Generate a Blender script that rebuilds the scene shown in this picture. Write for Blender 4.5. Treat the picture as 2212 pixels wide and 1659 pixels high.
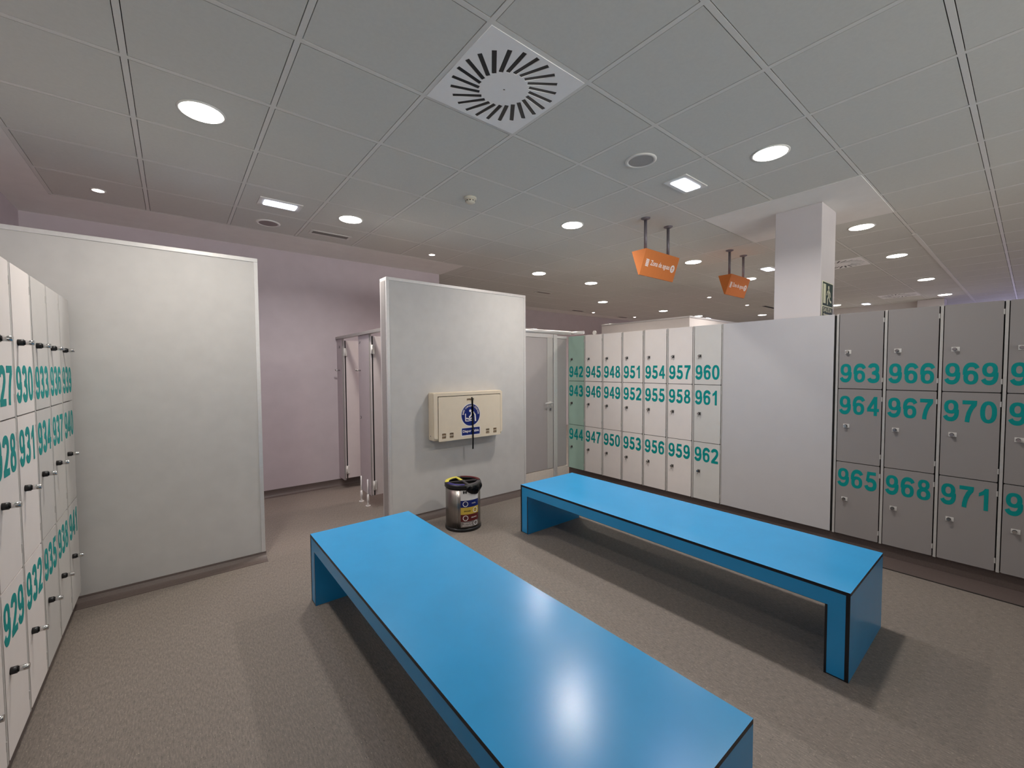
import bpy, bmesh, math, random
from mathutils import Matrix, Vector
random.seed(7)
PI = math.pi
scn = bpy.context.scene
for o in list(bpy.data.objects):
    bpy.data.objects.remove(o)
C = scn.collection

# ------------------------------------------------------------------ camera, world, exposure
CAM_H = 1.54
FPX = 905.6
YAW, PITCH, ROLL = 0.892057, -0.03844, -0.00535
cy_, sy_, cp_, sp_ = math.cos(YAW), math.sin(YAW), math.cos(PITCH), math.sin(PITCH)
fw = Vector((cy_*cp_, sy_*cp_, sp_)); rt = Vector((sy_, -cy_, 0)); up = rt.cross(fw)
r2 = rt*math.cos(ROLL) + up*math.sin(ROLL); u2 = -rt*math.sin(ROLL) + up*math.cos(ROLL)
cam_data = bpy.data.cameras.new('camera'); cam = bpy.data.objects.new('camera', cam_data); C.objects.link(cam)
cam_data.sensor_width = 36; cam_data.sensor_fit = 'HORIZONTAL'; cam_data.lens = 36*FPX/2212
cam_data.clip_start = 0.02; cam_data.clip_end = 100
mw = Matrix.Identity(4)
for i in range(3):
    mw[i][0] = r2[i]; mw[i][1] = u2[i]; mw[i][2] = -fw[i]
mw[0][3], mw[1][3], mw[2][3] = 0, 0, CAM_H
cam.matrix_world = mw
scn.camera = cam

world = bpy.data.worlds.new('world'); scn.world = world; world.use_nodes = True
bg = world.node_tree.nodes['Background']; # added fill light: world bright below the horizon to lift the ceiling, dim above
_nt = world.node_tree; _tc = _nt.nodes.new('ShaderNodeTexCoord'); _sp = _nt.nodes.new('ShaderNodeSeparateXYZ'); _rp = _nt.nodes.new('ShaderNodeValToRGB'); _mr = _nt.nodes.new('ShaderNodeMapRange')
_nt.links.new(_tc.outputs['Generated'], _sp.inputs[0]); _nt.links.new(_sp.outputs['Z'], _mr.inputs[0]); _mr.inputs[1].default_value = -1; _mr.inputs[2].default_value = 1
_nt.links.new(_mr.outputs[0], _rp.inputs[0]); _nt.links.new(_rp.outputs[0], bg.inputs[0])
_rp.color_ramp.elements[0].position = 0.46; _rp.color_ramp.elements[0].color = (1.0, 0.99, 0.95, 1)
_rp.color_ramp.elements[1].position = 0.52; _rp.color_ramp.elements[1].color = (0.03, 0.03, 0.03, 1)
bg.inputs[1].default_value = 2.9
scn.view_settings.view_transform = 'Standard'; scn.view_settings.look = 'None'
scn.view_settings.gamma = 1; scn.view_settings.use_curve_mapping = False
scn.view_settings.exposure = 0.95
LAMP_W = 9.5          # one large downlight
SPOT_W = 1.8           # one small pink spot
FLUO_W = 2.5           # one square blue-white lamp
WARM = (1.0, 0.93, 0.84); PINK = (1.0, 0.62, 0.62); BLUE = (0.72, 0.78, 1.0)

# ------------------------------------------------------------------ materials
def lin(c):
    return tuple(((v/255)/12.92 if v/255 <= 0.04045 else ((v/255+0.055)/1.055)**2.4) for v in c)
def mat(name, rgb, rough=0.5, metal=0.0, var=0.04, scale=30.0, bump=0.0, bscale=400.0, spec=0.5, stretch=(1, 1, 1)):
    m = bpy.data.materials.new(name); m.use_nodes = True
    nt = m.node_tree; b = nt.nodes['Principled BSDF']
    b.inputs['Roughness'].default_value = rough; b.inputs['Metallic'].default_value = metal
    b.inputs['Specular IOR Level'].default_value = spec
    tc = nt.nodes.new('ShaderNodeTexCoord'); mp = nt.nodes.new('ShaderNodeMapping')
    nt.links.new(tc.outputs['Object'], mp.inputs[0]); mp.inputs['Scale'].default_value = stretch
    nz = nt.nodes.new('ShaderNodeTexNoise'); nz.inputs['Scale'].default_value = scale; nz.inputs['Detail'].default_value = 4
    nt.links.new(mp.outputs[0], nz.inputs['Vector'])
    rp = nt.nodes.new('ShaderNodeValToRGB'); l = lin(rgb)
    rp.color_ramp.elements[0].position = 0.3; rp.color_ramp.elements[1].position = 0.7
    rp.color_ramp.elements[0].color = (*[v*(1-var) for v in l], 1); rp.color_ramp.elements[1].color = (*[min(1, v*(1+var)) for v in l], 1)
    nt.links.new(nz.outputs['Fac'], rp.inputs[0]); nt.links.new(rp.outputs[0], b.inputs['Base Color'])
    if bump:
        n2 = nt.nodes.new('ShaderNodeTexNoise'); n2.inputs['Scale'].default_value = bscale; n2.inputs['Detail'].default_value = 2
        nt.links.new(mp.outputs[0], n2.inputs['Vector'])
        bp = nt.nodes.new('ShaderNodeBump'); bp.inputs['Strength'].default_value = bump; bp.inputs['Distance'].default_value = 0.002
        nt.links.new(n2.outputs['Fac'], bp.inputs['Height']); nt.links.new(bp.outputs[0], b.inputs['Normal'])
    return m
def emat(name, rgb, strength):
    m = bpy.data.materials.new(name); m.use_nodes = True; nt = m.node_tree
    b = nt.nodes['Principled BSDF']; b.inputs['Base Color'].default_value = (0.8, 0.8, 0.8, 1)
    b.inputs['Emission Color'].default_value = (*rgb, 1); b.inputs['Emission Strength'].default_value = strength
    return m
def floor_mat():
    m = bpy.data.materials.new('speckled_vinyl'); m.use_nodes = True; nt = m.node_tree; b = nt.nodes['Principled BSDF']
    b.inputs['Roughness'].default_value = 0.55; b.inputs['Specular IOR Level'].default_value = 0.35
    tc = nt.nodes.new('ShaderNodeTexCoord')
    def noise(scale, st, detail=3):
        mp = nt.nodes.new('ShaderNodeMapping'); mp.inputs['Scale'].default_value = st
        nt.links.new(tc.outputs['Object'], mp.inputs[0])
        n = nt.nodes.new('ShaderNodeTexNoise'); n.inputs['Scale'].default_value = scale; n.inputs['Detail'].default_value = detail
        nt.links.new(mp.outputs[0], n.inputs['Vector']); return n.outputs['Fac']
    def ramp(fac, stops):
        r = nt.nodes.new('ShaderNodeValToRGB'); e = r.color_ramp.elements
        e[0].position, e[0].color = stops[0][0], (*stops[0][1], 1); e[1].position, e[1].color = stops[-1][0], (*stops[-1][1], 1)
        for p, c in stops[1:-1]:
            x = e.new(p); x.color = (*c, 1)
        nt.links.new(fac, r.inputs[0]); return r.outputs[0]
    def mix(f, a, c):
        x = nt.nodes.new('ShaderNodeMix'); x.data_type = 'RGBA'
        nt.links.new(f, x.inputs[0]); nt.links.new(a, x.inputs[6]); nt.links.new(c, x.inputs[7]); return x.outputs[2]
    base = ramp(noise(1.0, (170, 34, 1)), [(0.3, lin((110, 102, 96))), (0.7, lin((137, 127, 119)))])
    lightc = ramp(noise(3, (1, 1, 1)), [(0.0, lin((178, 168, 152))), (1.0, lin((170, 160, 146)))])
    darkc = ramp(noise(3, (1, 1, 1)), [(0.0, lin((78, 72, 68))), (1.0, lin((72, 68, 64)))])
    f1 = ramp(noise(1.0, (260, 110, 1), 2), [(0.64, (0, 0, 0)), (0.72, (1, 1, 1))])
    f2 = ramp(noise(1.0, (240, 100, 7), 2), [(0.28, (1, 1, 1)), (0.36, (0, 0, 0))])
    nt.links.new(mix(f2, mix(f1, base, lightc), darkc), b.inputs['Base Color'])
    return m
M = {}
def build_materials():
    M['floor'] = floor_mat()
    M['cove'] = mat('dark_brown_vinyl', (92, 80, 76), 0.5, var=0.1, scale=120)
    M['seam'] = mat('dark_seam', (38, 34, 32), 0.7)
    M['tile'] = mat('ceiling_tile', (213, 213, 207), 0.9, var=0.02, scale=60, bump=0.25, bscale=900, spec=0.1)
    M['plaster'] = mat('white_plaster', (238, 236, 232), 0.85, var=0.02, scale=8, bump=0.05, spec=0.15)
    M['void'] = mat('ceiling_void', (62, 60, 57), 0.9)
    M['tbar'] = mat('white_steel', (222, 221, 216), 0.6, var=0.01)
    M['diff'] = mat('white_diffuser_enamel', (246, 246, 245), 0.5, var=0.01)
    M['lilac'] = mat('lilac_grey_paint', (202, 192, 197), 0.75, var=0.03, scale=6, bump=0.08, bscale=250, spec=0.2)
    M['farwall'] = mat('pale_paint', (214, 208, 204), 0.8, var=0.02, scale=5)
    M['panel'] = mat('textured_white_laminate', (202, 200, 198), 0.55, var=0.03, scale=9, bump=0.12, bscale=700, spec=0.3)
    M['alu'] = mat('brushed_aluminium', (222, 220, 219), 0.35, 0.35, var=0.03, scale=40)
    M['alu_grey'] = mat('grey_aluminium', (176, 172, 170), 0.4, 0.4, var=0.03, scale=40)
    M['white_lam'] = mat('white_locker_laminate', (226, 219, 216), 0.45, var=0.015, scale=10)
    M['cool_lam'] = mat('cool_white_locker_laminate', (206, 204, 201), 0.45, var=0.015, scale=10)
    M['mint_lam'] = mat('mint_locker_laminate', (160, 188, 175), 0.45, var=0.02, scale=10)
    M['grey_lam'] = mat('grey_locker_laminate', (146, 141, 140), 0.5, var=0.05, scale=500)
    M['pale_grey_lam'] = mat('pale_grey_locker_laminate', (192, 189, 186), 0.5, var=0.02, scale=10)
    M['clad'] = mat('grey_cladding_laminate', (192, 190, 192), 0.5, var=0.015, scale=6)
    M['locker_in'] = mat('locker_gap_dark', (28, 27, 27), 0.8)
    M['locker_side'] = mat('locker_carcass', (176, 173, 171), 0.5)
    M['strip'] = mat('locker_edge_strip', (190, 187, 184), 0.4, 0.2)
    M['teal'] = mat('teal_vinyl_lettering', (0, 138, 136), 0.6, var=0.03, scale=60, spec=0.2)
    M['chrome'] = mat('chrome', (205, 203, 202), 0.18, 1.0, var=0.02)
    M['steel'] = mat('brushed_steel', (150, 144, 140), 0.28, 1.0, var=0.12, scale=6, stretch=(14, 14, 1))
    M['plate_steel'] = mat('steel_lock_plate', (150, 147, 144), 0.35, 0.7)
    M['plate_white'] = mat('white_lock_plate', (214, 211, 208), 0.4)
    M['black'] = mat('black_plastic', (24, 23, 25), 0.4)
    M['black_edge'] = mat('black_compact_edge', (16, 18, 24), 0.4)
    M['blue'] = mat('blue_compact_laminate', (40, 152, 214), 0.25, var=0.03, scale=5, spec=0.58)
    M['orange'] = mat('orange_sign_enamel', (208, 122, 62), 0.65, var=0.02, spec=0.2)
    M['white_ink'] = mat('white_lettering', (240, 232, 226), 0.5, var=0.01)
    M['pole'] = mat('dark_grey_steel', (122, 117, 124), 0.4, 0.4)
    M['beige'] = mat('cream_moulded_plastic', (226, 212, 190), 0.4, var=0.02, scale=15)
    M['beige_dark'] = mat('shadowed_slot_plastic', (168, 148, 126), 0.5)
    M['navy'] = mat('navy_sticker', (10, 32, 110), 0.35)
    M['white_sticker'] = mat('white_sticker', (232, 230, 228), 0.4)
    M['strap'] = mat('black_webbing', (14, 13, 15), 0.7)
    M['bag'] = mat('black_bin_liner', (14, 14, 16), 0.22, var=0.1)
    M['yellow'] = mat('yellow_plastic', (236, 224, 96), 0.4)
    M['ochre'] = mat('ochre_sticker', (206, 178, 72), 0.4)
    M['maroon'] = mat('maroon_sticker', (92, 18, 20), 0.4)
    M['grey_sticker'] = mat('grey_sticker', (132, 124, 122), 0.4)
    M['purple'] = mat('blue_purple_plastic', (52, 44, 110), 0.4)
    M['red'] = mat('red_wrapper', (214, 44, 76), 0.5)
    M['dgrey'] = mat('dark_grey_plastic', (70, 66, 68), 0.45)
    M['cub'] = mat('mauve_grey_cubicle_laminate', (186, 176, 180), 0.5, var=0.02, scale=10)
    M['cubdoor'] = mat('pale_cubicle_door', (212, 203, 204), 0.5, var=0.02, scale=10)
    M['door_grey'] = mat('warm_grey_door_laminate', (176, 170, 170), 0.55, var=0.02, scale=8)
    M['cream'] = mat('cream_base_panel', (226, 216, 206), 0.5)
    M['col'] = mat('column_paint', (212, 206, 206), 0.7, var=0.015, scale=5, bump=0.05)
    M['green'] = mat('dark_green_sign', (28, 58, 42), 0.45)
    M['lumi'] = mat('photoluminescent_cream', (226, 226, 196), 0.5)
    M['spk'] = mat('speaker_mesh', (168, 166, 163), 0.7, bump=0.5, bscale=1500)
    M['spk_faint'] = mat('speaker_mesh_painted', (150, 138, 138), 0.7, bump=0.5, bscale=1500)
    M['detector'] = mat('ivory_plastic', (214, 208, 192), 0.45)
    M['slat'] = mat('grille_grey', (138, 132, 128), 0.5)
    M['e_warm'] = emat('lit_downlight_lens', (1.0, 0.96, 0.90), 9.0)
    M['e_pink'] = emat('lit_pink_spot_lens', (1.0, 0.80, 0.76), 9.0)
    M['e_blue'] = emat('lit_fluorescent_cover', (0.72, 0.78, 1.0), 3.2)
    M['e_lilac_fill'] = emat('lilac_fill_glow', (0.66, 0.62, 1.0), 2.2)
build_materials()

# ------------------------------------------------------------------ mesh helpers
class MB:
    def __init__(s): s.bm = bmesh.new()
    def _add(s, fn, mi):
        n = set(s.bm.faces); r = fn()
        for f in s.bm.faces:
            if f not in n: f.material_index = mi
        return r
    def box(s, x0, x1, y0, y1, z0, z1, mi=0, bev=0.0, seg=2):
        n0 = set(s.bm.faces)
        m = Matrix.Translation(((x0+x1)/2, (y0+y1)/2, (z0+z1)/2)) @ Matrix.Diagonal((abs(x1-x0), abs(y1-y0), abs(z1-z0), 1))
        r = bmesh.ops.create_cube(s.bm, size=1, matrix=m)
        if bev:
            es = {e for v in r['verts'] for e in v.link_edges}
            bmesh.ops.bevel(s.bm, geom=list(es), offset=bev, segments=seg, affect='EDGES', profile=0.5)
        for f in s.bm.faces:
            if f not in n0: f.material_index = mi
        return s
    def cyl(s, p, axis, r, h, n=24, mi=0, r2=None):
        """p = centre of the base, axis = 'x','y','z' or a vector; grows along +axis by h"""
        a = {'x': Vector((1, 0, 0)), 'y': Vector((0, 1, 0)), 'z': Vector((0, 0, 1)), '-x': Vector((-1, 0, 0)), '-y': Vector((0, -1, 0)), '-z': Vector((0, 0, -1))}.get(axis, axis) if isinstance(axis, str) else Vector(axis).normalized()
        q = Vector((0, 0, 1)).rotation_difference(a).to_matrix().to_4x4()
        m = Matrix.Translation(Vector(p) + a*h/2) @ q
        n0 = set(s.bm.faces)
        bmesh.ops.create_cone(s.bm, cap_ends=True, cap_tris=False, segments=n, radius1=r, radius2=r if r2 is None else r2, depth=h, matrix=m)
        for f in s.bm.faces:
            if f not in n0:
                f.material_index = mi
                if len(f.verts) == 4: f.smooth = True
        return s
    def rod(s, a, b, r, n=16, mi=0):
        a, b = Vector(a), Vector(b); return s.cyl(a, b-a, r, (b-a).length, n, mi)
    def lathe(s, prof, n=48, mi=0, a0=0.0, a1=2*PI, close=False, centre=(0, 0)):
        full = abs(a1-a0-2*PI) < 1e-6; k = n if full else n+1; rows = []
        for (r, z) in prof:
            rows.append([s.bm.verts.new((centre[0]+r*math.cos(a0+(a1-a0)*i/n), centre[1]+r*math.sin(a0+(a1-a0)*i/n), z)) for i in range(k)])
        m = len(prof)
        for j in range(m if close else m-1):
            A, B = rows[j], rows[(j+1) % m]
            for i in range(n):
                i2 = (i+1) % k
                f = s.bm.faces.new((A[i], A[i2], B[i2], B[i])); f.material_index = mi; f.smooth = True
        if close and not full:
            for i in (0, n):
                f = s.bm.faces.new([rows[j][i] for j in range(m)]); f.material_index = mi
        return s
    def prism(s, poly, axis, a0, a1, mi=0):
        """poly = 2D points in the plane normal to axis: x->(y,z), y->(x,z), z->(x,y)"""
        def P(p, t): return {'x': (t, p[0], p[1]), 'y': (p[0], t, p[1]), 'z': (p[0], p[1], t)}[axis]
        A = [s.bm.verts.new(P(p, a0)) for p in poly]; B = [s.bm.verts.new(P(p, a1)) for p in poly]
        fs = [s.bm.faces.new(A), s.bm.faces.new(B)]
        for i in range(len(poly)):
            j = (i+1) % len(poly); fs.append(s.bm.faces.new((A[i], A[j], B[j], B[i])))
        for f in fs: f.material_index = mi
        return s
    def mesh(s, me, matrix, mi=0):
        n0 = set(s.bm.faces); nv = len(s.bm.verts)
        s.bm.from_mesh(me); s.bm.verts.ensure_lookup_table()
        for v in s.bm.verts[nv:]: v.co = matrix @ v.co
        for f in s.bm.faces:
            if f not in n0: f.material_index = mi
        return s
    def build(s, name, mats, parent=None, loc=None, normals=True):
        if normals: bmesh.ops.recalc_face_normals(s.bm, faces=s.bm.faces)
        me = bpy.data.meshes.new(name); s.bm.to_mesh(me); s.bm.free()
        for m in (mats if isinstance(mats, (list, tuple)) else [mats]): me.materials.append(M[m])
        o = bpy.data.objects.new(name, me); C.objects.link(o)
        if parent: o.parent = parent
        if loc: o.location = loc
        return o
def thing(name, label, cat, loc=(0, 0, 0), rotz=0.0, group=None):
    o = bpy.data.objects.new(name, None); C.objects.link(o); o.empty_display_size = 0.05
    o.location = loc; o.rotation_euler = (0, 0, rotz); o['label'] = label; o['category'] = cat
    if group: o['group'] = group
    return o
def tag(o, label, cat, group=None):
    o['label'] = label; o['category'] = cat
    if group: o['group'] = group
    return o
def struct(o):
    o['kind'] = 'structure'; return o
def kids(o): return [c for c in bpy.data.objects if c.parent == o]
def dup(root, loc, rotz=None, label=None):
    def cp(o, par):
        c = o.copy(); C.objects.link(c); c.parent = par
        for ch in kids(o): cp(ch, c)
        return c
    r = cp(root, None); r.location = loc
    if rotz is not None: r.rotation_euler = (0, 0, rotz)
    if label: r['label'] = label
    return r
def curve_mesh(polys, depth):
    """filled 2D shape with holes; polys = closed 2D outlines; thickness = depth (z 0..depth)"""
    cu = bpy.data.curves.new('shape', 'CURVE'); cu.dimensions = '2D'; cu.fill_mode = 'BOTH'; cu.extrude = depth/2
    for p in polys:
        sp = cu.splines.new('POLY'); sp.points.add(len(p)-1)
        for q, (x, y) in zip(sp.points, p): q.co = (x, y, 0, 1)
        sp.use_cyclic_u = True
    ob = bpy.data.objects.new('shape', cu); me = bpy.data.meshes.new_from_object(ob)
    for v in me.vertices: v.co.z += depth/2
    bpy.data.objects.remove(ob); bpy.data.curves.remove(cu)
    return me
def text_mesh(txt, width, height, depth, bold=0.0, space=1.0):
    """text mesh fitted to width x height, centred on the origin, z 0..depth (bold = outline offset)"""
    cu = bpy.data.curves.new('lettering', 'FONT'); cu.body = txt; cu.size = 1; cu.extrude = 0.01; cu.offset = bold; cu.resolution_u = 4; cu.space_character = space
    ob = bpy.data.objects.new('lettering', cu); me = bpy.data.meshes.new_from_object(ob)
    bpy.data.objects.remove(ob); bpy.data.curves.remove(cu)
    xs = [v.co.x for v in me.vertices]; ys = [v.co.y for v in me.vertices]
    x0, x1, y0, y1 = min(xs), max(xs), min(ys), max(ys)
    sx = width/(x1-x0) if width else height/(y1-y0); sy = height/(y1-y0) if height else sx
    for v in me.vertices:
        v.co = ((v.co.x-(x0+x1)/2)*sx, (v.co.y-(y0+y1)/2)*sy, depth/2 + (depth/2 if v.co.z > 0 else -depth/2))
    return me
def circle(r, n=40, c=(0, 0), sx=1.0, sy=1.0):
    return [(c[0]+r*sx*math.cos(2*PI*i/n), c[1]+r*sy*math.sin(2*PI*i/n)) for i in range(n)]
def rect(x0, x1, y0, y1): return [(x0, y0), (x1, y0), (x1, y1), (x0, y1)]
def rrect(x0, x1, y0, y1, r, n=4):
    pts = []
    for cx, cy, a in ((x1-r, y0+r, -PI/2), (x1-r, y1-r, 0), (x0+r, y1-r, PI/2), (x0+r, y0+r, PI)):
        pts += [(cx+r*math.cos(a+PI/2*i/n), cy+r*math.sin(a+PI/2*i/n)) for i in range(n+1)]
    return pts
def stroke(pts, w):
    """a thick polyline as one closed outline"""
    L, R = [], []
    for i, p in enumerate(pts):
        a = Vector(pts[max(0, i-1)]); b = Vector(pts[min(len(pts)-1, i+1)]); d = (b-a).normalized(); n = Vector((-d.y, d.x))*w/2
        L.append((p[0]+n.x, p[1]+n.y)); R.append((p[0]-n.x, p[1]-n.y))
    return L + R[::-1]
FRONT = Matrix.Rotation(PI/2, 4, 'X')          # flat XY artwork stood up, facing -Y
def at(x, y, z): return Matrix.Translation((x, y, z)) @ FRONT
def art(name, me, x, y, z, m, parent):
    """upright artwork on a face that looks along -Y; its back lies at y"""
    return MB().mesh(me, at(x, y, z)).build(name, m, parent)

# ------------------------------------------------------------------ the setting
CEIL = CAM_H + 1.4327
GX, GY, T = 1.063, 1.4425, 0.6                  # ceiling grid
XL, XR, YF, YB1, YB2, XC = -1.04, 16.0, -3.6, 5.72, 7.83, 3.195
fl = MB(); fl.box(XL-0.1, XR+0.1, YF-0.1, YB2+0.1, -0.12, 0); struct(fl.build('floor', 'floor'))

cb = MB()
cb.box(XL-0.1, XR+0.1, YF-0.1, YB2+0.1, CEIL+0.012, CEIL+0.12, 1)
x_lo, x_hi, y_lo = -3, 24, -8
def tile_rows(j): return True
PATCH = (4.063+0.02, 5.263-0.02, 0.8425+0.02, 2.0425-0.02)
for i in range(x_lo, x_hi+1):
    for j in range(y_lo, 11):
        x0, x1, y0, y1 = GX+i*T+0.0155, GX+(i+1)*T-0.0155, GY+j*T+0.0155, GY+(j+1)*T-0.0155
        if x0 < GX-3*T or y1 > YB2-0.05 or y0 < YF+0.02 or x1 > XR: continue
        if y1 > GY+6*T and x0 < XC+0.07: continue
        if 5 <= i <= 6 and -1 <= j <= 0: continue
        cb.box(x0, x1, y0, y1, CEIL, CEIL+0.0125, 0)
for i in range(x_lo, x_hi+2):
    x = GX+i*T; top = GY+6*T if x < XC+0.07 else YB2
    if x > XR-0.02: continue
    spans = [(YF, top)] if i != 6 else [(YF, 0.85), (2.04, top)]
    for a, b in spans: cb.box(x-0.012, x+0.012, a, b, CEIL-0.001, CEIL+0.0125, 2)
for j in range(y_lo, 11):
    y = GY+j*T; x0 = GX-3*T if j <= 6 else XC+0.05
    if y < YF+0.02 or y > YB2: continue
    spans = [(x0, XR)] if j != 0 else [(x0, 4.065), (5.262, XR)]
    for a, b in spans: cb.box(a, b, y-0.012, y+0.012, CEIL-0.0006, CEIL+0.0125, 2)
cb.box(XL, GX-3*T-0.013, YF, YB1, CEIL-0.0015, CEIL+0.0125, 3)         # plain bands along the walls
cb.box(GX-3*T-0.013, XC+0.02, GY+6*T+0.013, YB1, CEIL-0.0015, CEIL+0.0125, 3)
cb.box(XC+0.02, 3.447, GY+6*T+0.0155, 7.45, CEIL, CEIL+0.0125, 0)
cb.box(XC, XR, 7.46, YB2, CEIL-0.0015, CEIL+0.0125, 3)
struct(cb.build('ceiling', ['tile', 'void', 'tbar', 'plaster']))
pb = MB(); pb.box(4.063, 5.263, 0.8425, 2.0425, CEIL-0.004, CEIL+0.0125, 0, 0.002); struct(pb.build('trim_1', 'plaster'))
ch = MB(); ch.box(6.3, 13.6, GY-T-0.02, GY-T+0.02, CEIL-0.006, CEIL, 0, 0.002); struct(ch.build('trim_2', 'tbar'))

def wall(name, x0, x1, y0, y1, m): struct(MB().box(x0, x1, y0, y1, 0, CEIL+0.01).build(name, m))
wall('wall_left', XL-0.1, XL, YF-0.1, YB1+0.1, 'lilac')
wall('wall_back', XL, XC, YB1, YB1+0.1, 'lilac')
wall('wall_return', XC-0.1, XC, YB1+0.1, YB2+0.1, 'lilac')
wall('wall_far', XC, XR+0.1, YB2, YB2+0.1, 'lilac')
wall('wall_right', 13.0, 13.12, 1.62, 3.6, 'farwall')
wall('wall_end', XR, XR+0.1, YF-0.1, YB2, 'farwall')
wall('wall_front', 5.0, XR, YF-0.1, YF, 'farwall')
struct(MB().box(XL, 5.0, YF-0.1, YF, 0, 1.0).build('wall_fill_block', 'farwall'))  # unseen low wall added to keep the fill light off the benches
def cove(name, x0, x1, y, h=0.05, out=0.10, flip=1, axis='x'):
    pr = [(0, 0), (0, h)]
    pr += [(-0.006 - (out-0.006)*(1-math.cos(t*PI/2/6)), h - (h-0.002)*math.sin(t*PI/2/6)) for t in range(7)]
    pr += [(-out, 0)]
    m = MB()
    if axis == 'x': m.prism([(y+flip*p[0], p[1]) for p in pr], 'x', x0, x1)
    else: m.prism([(y+flip*p[0], p[1]) for p in pr], 'y', x0, x1)
    return m
struct(cove('b', XL, XC, YB1, 0.085, 0.05).build('baseboard_back', 'cove'))
LX = 4.40                                       # front plane of the right lockers
bs = MB(); bs.box(LX+0.027, LX+0.52, -0.19, 4.18, 0, 0.11); bs.box(4.172, LX+0.027, -3.0, 4.17, 0, 0.004)
struct(bs.build('baseboard_right', 'cove'))
sm = MB(); sm.box(4.163, 4.172, -3.0, 4.17, 0, 0.005); struct(sm.build('trim_3', 'seam'))
LXL = -0.507                                    # front plane of the left lockers
bl = MB(); bl.box(XL, LXL-0.03, 1.67, 3.84, 0, 0.11); struct(bl.build('baseboard_left', 'cove'))
# added lilac fill light built as a window, hidden behind the lockers
wn = MB(); wn.box(XR-0.03, XR-0.005, -2.6, 0.6, 0.9, 2.3, 1)
wn.box(XR-0.05, XR, -2.68, 0.68, 2.3, 2.38, 0); wn.box(XR-0.05, XR, -2.68, 0.68, 0.82, 0.9, 0)
for yy in (-2.68, -1.04, 0.6): wn.box(XR-0.05, XR, yy, yy+0.08, 0.9, 2.3, 0)
struct(wn.build('fill_window_1', ['alu', 'e_lilac_fill']))

# columns
def column(x0, x1, y0, y1, label):
    o = MB().box(x0, x1, y0, y1, 0, CEIL-0.004, 0, 0.004).build('structural_column', 'col'); return tag(o, label, 'column')
column(4.43, 4.83, 1.18, 1.546, 'white square column rising behind the grey panel between the lockers')
column(12.72, 13.1, 1.20, 1.615, 'short stretch of far white column showing above the grey lockers')

# ------------------------------------------------------------------ partitions
PH = CAM_H + 0.88
def partition(x0, x1, y0, y1, label, left_end=True, base=True):
    t = thing('partition_wall', label, 'partition', ((x0+x1)/2, (y0+y1)/2, 0)); cx, cy = (x0+x1)/2, (y0+y1)/2
    a, b, c, d = x0-cx, x1-cx, y0-cy, y1-cy
    MB().box(a+0.004, b-0.004, c+0.006, d-0.006, 0.0, PH-0.012).build('panel', 'panel', t)
    f = MB()
    f.box(a, b, c, d, PH-0.03, PH, 0, 0.002)
    f.box(b-0.028, b, c, d, 0.05, PH-0.03, 0, 0.002)
    f.box(a, a+0.028, c, d, 0.05, PH-0.03, 0, 0.002)
    f.build('edge_profile', 'alu', t)
    if left_end:
        f = MB(); f.box(a-0.004, a+0.001, c+0.03, d-0.03, 0.06, PH-0.035); f.build('end_cover', 'alu_grey', t)
    if base:
        m = cove('b', a-0.004, b+0.004, c+0.006, 0.05, 0.10); m.build('skirting', 'cove', t)
    return t
partition(-1.03, 0.545, 3.9, 4.05, 'long white partition wall at left, beside the left lockers', False)
partition(1.605, 3.365, 3.9, 4.06, 'white partition wall carrying the baby changing station')
t = thing('partition_wall', 'white topped partition box showing above the white lockers', 'partition', (6.93, 3.72, 0))
MB().box(0, 0.06, 0, 1.9, 0, PH-0.03).box(0.06, 2.3, 0, 0.06, 0, PH-0.03).build('panel', 'white_lam', t)
MB().box(-0.01, 0.07, -0.01, 1.9, PH-0.03, PH, 0, 0.003).box(0.07, 2.3, -0.01, 0.07, PH-0.03, PH, 0, 0.003).build('edge_profile', 'alu', t)

# ------------------------------------------------------------------ lockers
LW, LZ0, LZ1, GAP = 0.31, 0.11, 1.98, 0.006
TIER = [(1.353, LZ1), (0.733, 1.347), (LZ0, 0.727)]
def lock(door, x, z, kind):
    if kind == 'left':
        MB().cyl((x, 0, z), '-y', 0.0135, 0.018, 20).build('lock_base', 'black', door)
        MB().cyl((x, -0.018, z), '-y', 0.0105, 0.03, 20).build('lock_knob', 'chrome', door)
        return
    pm = 'plate_white' if kind == 'white' else 'plate_steel'
    w = 0.042 if kind == 'white' else 0.03
    MB().box(x-w/2, x+w/2, -0.003, 0, z-0.016, z+0.016, 0, 0.001).build('lock_plate', pm, door)
    MB().cyl((x-0.004, -0.003, z), '-y', 0.0115, 0.016, 20, 1).cyl((x-0.004, -0.019, z), '-y', 0.0105, 0.008, 20, 0).build('lock_knob', ['chrome', 'black'], door)
    if kind != 'white':
        MB().box(x-0.0055, x-0.0025, -0.026, -0.020, z-0.034, z-0.008, 0, 0.001).build('key', 'plate_steel', door)
DIGITS = {}
def el(cx, cy, rx, ry, a0, a1, n=22, p=0.86):
    o = []
    for i in range(n+1):
        a = math.radians(a0+(a1-a0)*i/n); c, s = math.cos(a), math.sin(a)
        o.append((cx+rx*math.copysign(abs(c)**p, c), cy+ry*math.copysign(abs(s)**p, s)))
    return o
SW = 0.215                                       # stem of the bold sans digits (digit box 0.72 x 1)
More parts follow.
